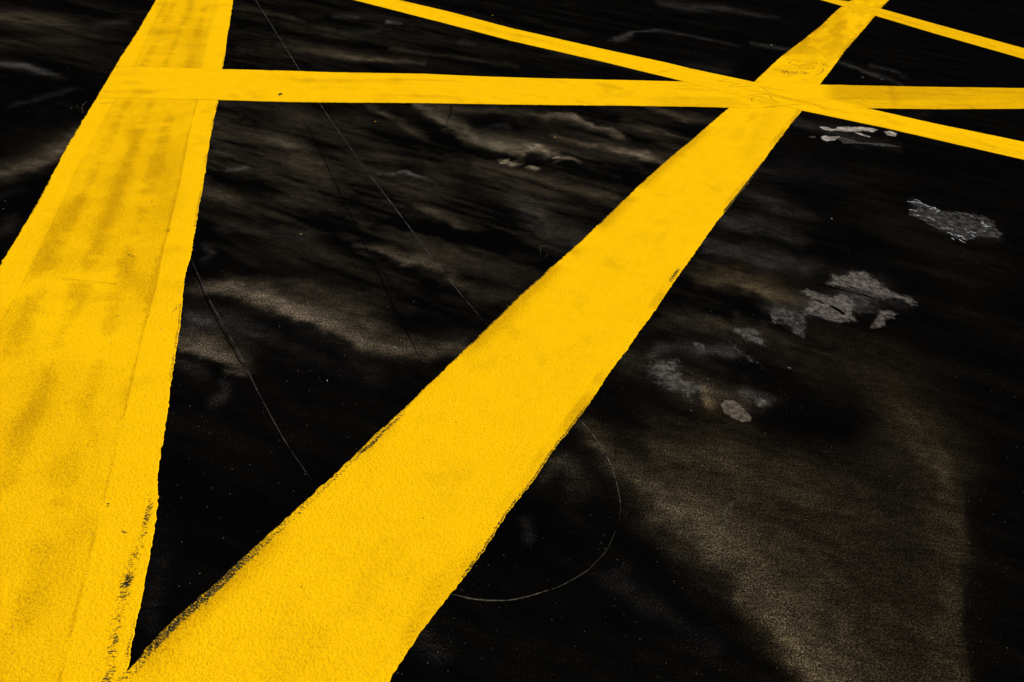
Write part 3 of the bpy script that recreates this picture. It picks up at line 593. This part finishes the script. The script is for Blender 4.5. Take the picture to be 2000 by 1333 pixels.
for i, (a, b, c, d) in enumerate(vein_src):
    mx, my = (a+c)/2+r_.uniform(-12, 12), (b+d)/2+r_.uniform(-12, 12)
    ribbon('white_fleck', zc([(a, b), (mx, my), (c, d)]), .0085, .0016, M_VEIN, '', '', wob=.9, step=.008, seed=80+i, parent=cr_)
zf = lambda L: [(1350+x*.175, 60+y*.175) for x, y in L]
patch('residue_patch', [zf([(1600,1105),(1640,1080),(1760,1075),(1750,1100),(1790,1115),(1740,1130),(1650,1118)]), zf([(1740,1100),(1780,1080),(1900,1078),(1990,1090),(2060,1110),(2000,1135),(1920,1125),(1800,1130)]), zf([(1430,1075),(1520,1080),(1590,1110),(1560,1125),(1480,1105)]), zf([(1815,1140),(1900,1150),(1990,1180),(1980,1192),(1900,1172)]),
    zf([(2150,1130),(2220,1125),(2290,1150),(2280,1180),(2200,1170)])], .0005, M_R4, 'upper row of chalky white flaky residue below the narrow slanting line', 'stain', gr, seed=13, grow=1.35, rough=.35, cell=.012)
patch('residue_patch', [zf([(1455,1190),(1500,1175),(1580,1185),(1650,1180),(1640,1200),(1590,1225),(1530,1232),(1480,1215)])], .0005, M_R4, 'brightest chalky white residue flake, left end of the lower row', 'stain', gr, seed=14, grow=1.35, rough=.35, cell=.010)
patch('residue_patch', [zf([(1290,1180),(1370,1175),(1400,1200),(1340,1205)]), zf([(1640,1200),(1720,1185),(1830,1220),(1900,1240),(2000,1245),(2150,1255),(2300,1290),(2340,1310),(2220,1300),(2100,1300),(2000,1280),(1850,1270),(1740,1280),(1700,1240)])], .0005, M_R2, 'dull grey trail of residue right of the brightest chalky flake', 'stain', gr, seed=15, grow=1.2, rough=.5, cell=.012)
patch('residue_patch', [[(1320,4),(1345,2),(1385,10),(1420,16),(1460,26),(1485,32),(1440,32),(1400,27),(1380,22),(1340,20),(1320,14)]], .0005, M_R6, 'faint silvery streak of painted gloss at the top beyond the narrow slanting line', 'stain', gr, seed=16, rough=.6, cell=.012, soft=.9)  # gloss of the tarmac painted as a pale grey patch
zr = lambda L: [(650+x*.35, y*.35) for x, y in L]
M_MUD = patch_mat('dried_mud', (.15, .115, .072), keep=(.34, .52), scale=240)
for nm, pl in (('left dried mud flake of the swirl below the level yellow line', [(915,915),(950,890),(995,880),(990,900),(1025,915),(990,918),(940,920)]),
               ('lowest dried mud flake of the swirl below the level yellow line', [(1095,930),(1120,925),(1140,935),(1130,950),(1100,942)]),
               ('right dried mud flake of the swirl below the level yellow line', [(1210,885),(1250,870),(1290,880),(1240,892)])):
    patch('mud_flake', [zr(pl)], .0005, M_MUD, nm, 'mud flake', 'dried mud flakes', seed=17, rough=.25, cell=.005)

# ------------------------------------------------------------------ small loose bits
M_CH = plain_mat('pale_chip', (.45, .44, .40), lo=.5); M_YC = plain_mat('yellow_chip', (.8, .42, .03), lo=.6); M_GR = plain_mat('grit_grains', (.16, .155, .14), lo=.3)
def chip_bm(bm, x, y, r, h, rot, rnd, squash=1.):
    n = rnd.randint(5, 7); top = []; bot = []
    for k in range(n):
        a = rot+2*math.pi*k/n; q = r*rnd.uniform(.7, 1.15)
        cx, cy = math.cos(a)*q, math.sin(a)*q*squash
        X_, Y_ = cx*math.cos(rot)-cy*math.sin(rot), cx*math.sin(rot)+cy*math.cos(rot)
        bot.append(bm.verts.new((x+X_, y+Y_, 0.0002))); top.append(bm.verts.new((x+X_*.7, y+Y_*.7, h*rnd.uniform(.7, 1.2))))
    bm.faces.new(top)
    for k in range(n): bm.faces.new((bot[k], bot[(k+1) % n], top[(k+1) % n], top[k]))
rnd = random.Random(11)
def chip(px, py, r, h, m, name, label, cat, squash=1., rot=0., group='loose chips on the tarmac'):
    bm = bmesh.new(); chip_bm(bm, 0, 0, r, h, rot, rnd, squash); me = bpy.data.meshes.new(name); bm.to_mesh(me); bm.free(); me.materials.append(m)
    o = link(name, me); q = G([(px, py)])[0]; o.location = (q[0], q[1], 0); return tag(o, label, cat, group)
chip(1541,719,.0085,.0012,M_R5 if False else M_GR,'stone_chip','flat grey chip lying alone right of the speckled grey residue','stone chip',.45,-.25)
chip(1382,741,.006,.0015,M_GR,'stone_chip','small grey chip above the tan oval spot','stone chip',.5,-.4)
chip(733,238,.0060,.003,M_YC,'paint_chip','tiny yellow paint chip just below the level line, toward its left half','paint chip')
chip(1084,269,.0062,.003,M_YC,'paint_chip','tiny yellow paint chip right of the dried mud swirl top','paint chip')
chip(962,31,.011,.005,M_YC,'paint_chip','tiny yellow paint chip beyond the narrow slanting line','paint chip',.5)
chip(639,744,.003,.0025,M_CH,'stone_chip','tiny white chip in the dark between widest and broad lines','stone chip')
chip(1350,803,.0028,.002,M_CH,'stone_chip','tiny white chip left of the tan oval spot','stone chip',.5)
chip(1624,428,.006,.004,M_CH,'stone_chip','tiny pale chip left of the cracked residue','stone chip')
chip(1506,89,.010,.006,M_CH,'stone_chip','bright tiny chip beside the far part of the broad line','stone chip')
chip(1684,152,.010,.006,M_CH,'stone_chip','first bright chip above the level line at right','stone chip')
chip(1722,156,.012,.006,M_CH,'stone_chip','pair-like bright chip right of the first, above the level line','stone chip',.5)
chip(771,679,.0032,.002,M_CH,'stone_chip','tiny white chip in the dusty brown arch','stone chip')
chip(703,479,.006,.003,M_GR,'stone_chip','dull chip at the left tip of a brown streak','stone chip',.4)
chip(587,458,.008,.003,plain_mat('olive_chip',(.22,.2,.08)),'leaf_scrap','crumpled olive scrap right of the widest yellow line','leaf scrap',.5,.4)
chip(390,1121,.003,.002,M_GR,'stone_chip','faint sliver of stone in the near dark wedge','stone chip',.35,.9)
# grit: hundreds of grains nobody could count
bm = bmesh.new()
for k in range(900):
    px, py = rnd.uniform(-150, 2150), 1400*rnd.random()**.75-20
    q = G([(px, py)])[0]; d = math.hypot(*q)
    if d > 14: continue
    r = rnd.uniform(.0004, .0011)*(1+d*.35)
    chip_bm(bm, q[0], q[1], r, r*1.1, rnd.uniform(0, 6), rnd)
me = bpy.data.meshes.new('grit'); bm.to_mesh(me); bm.free(); me.materials.append(M_GR)
tag(link('grit', me), 'fine pale grit scattered over the black tarmac', 'grit', kind='stuff')
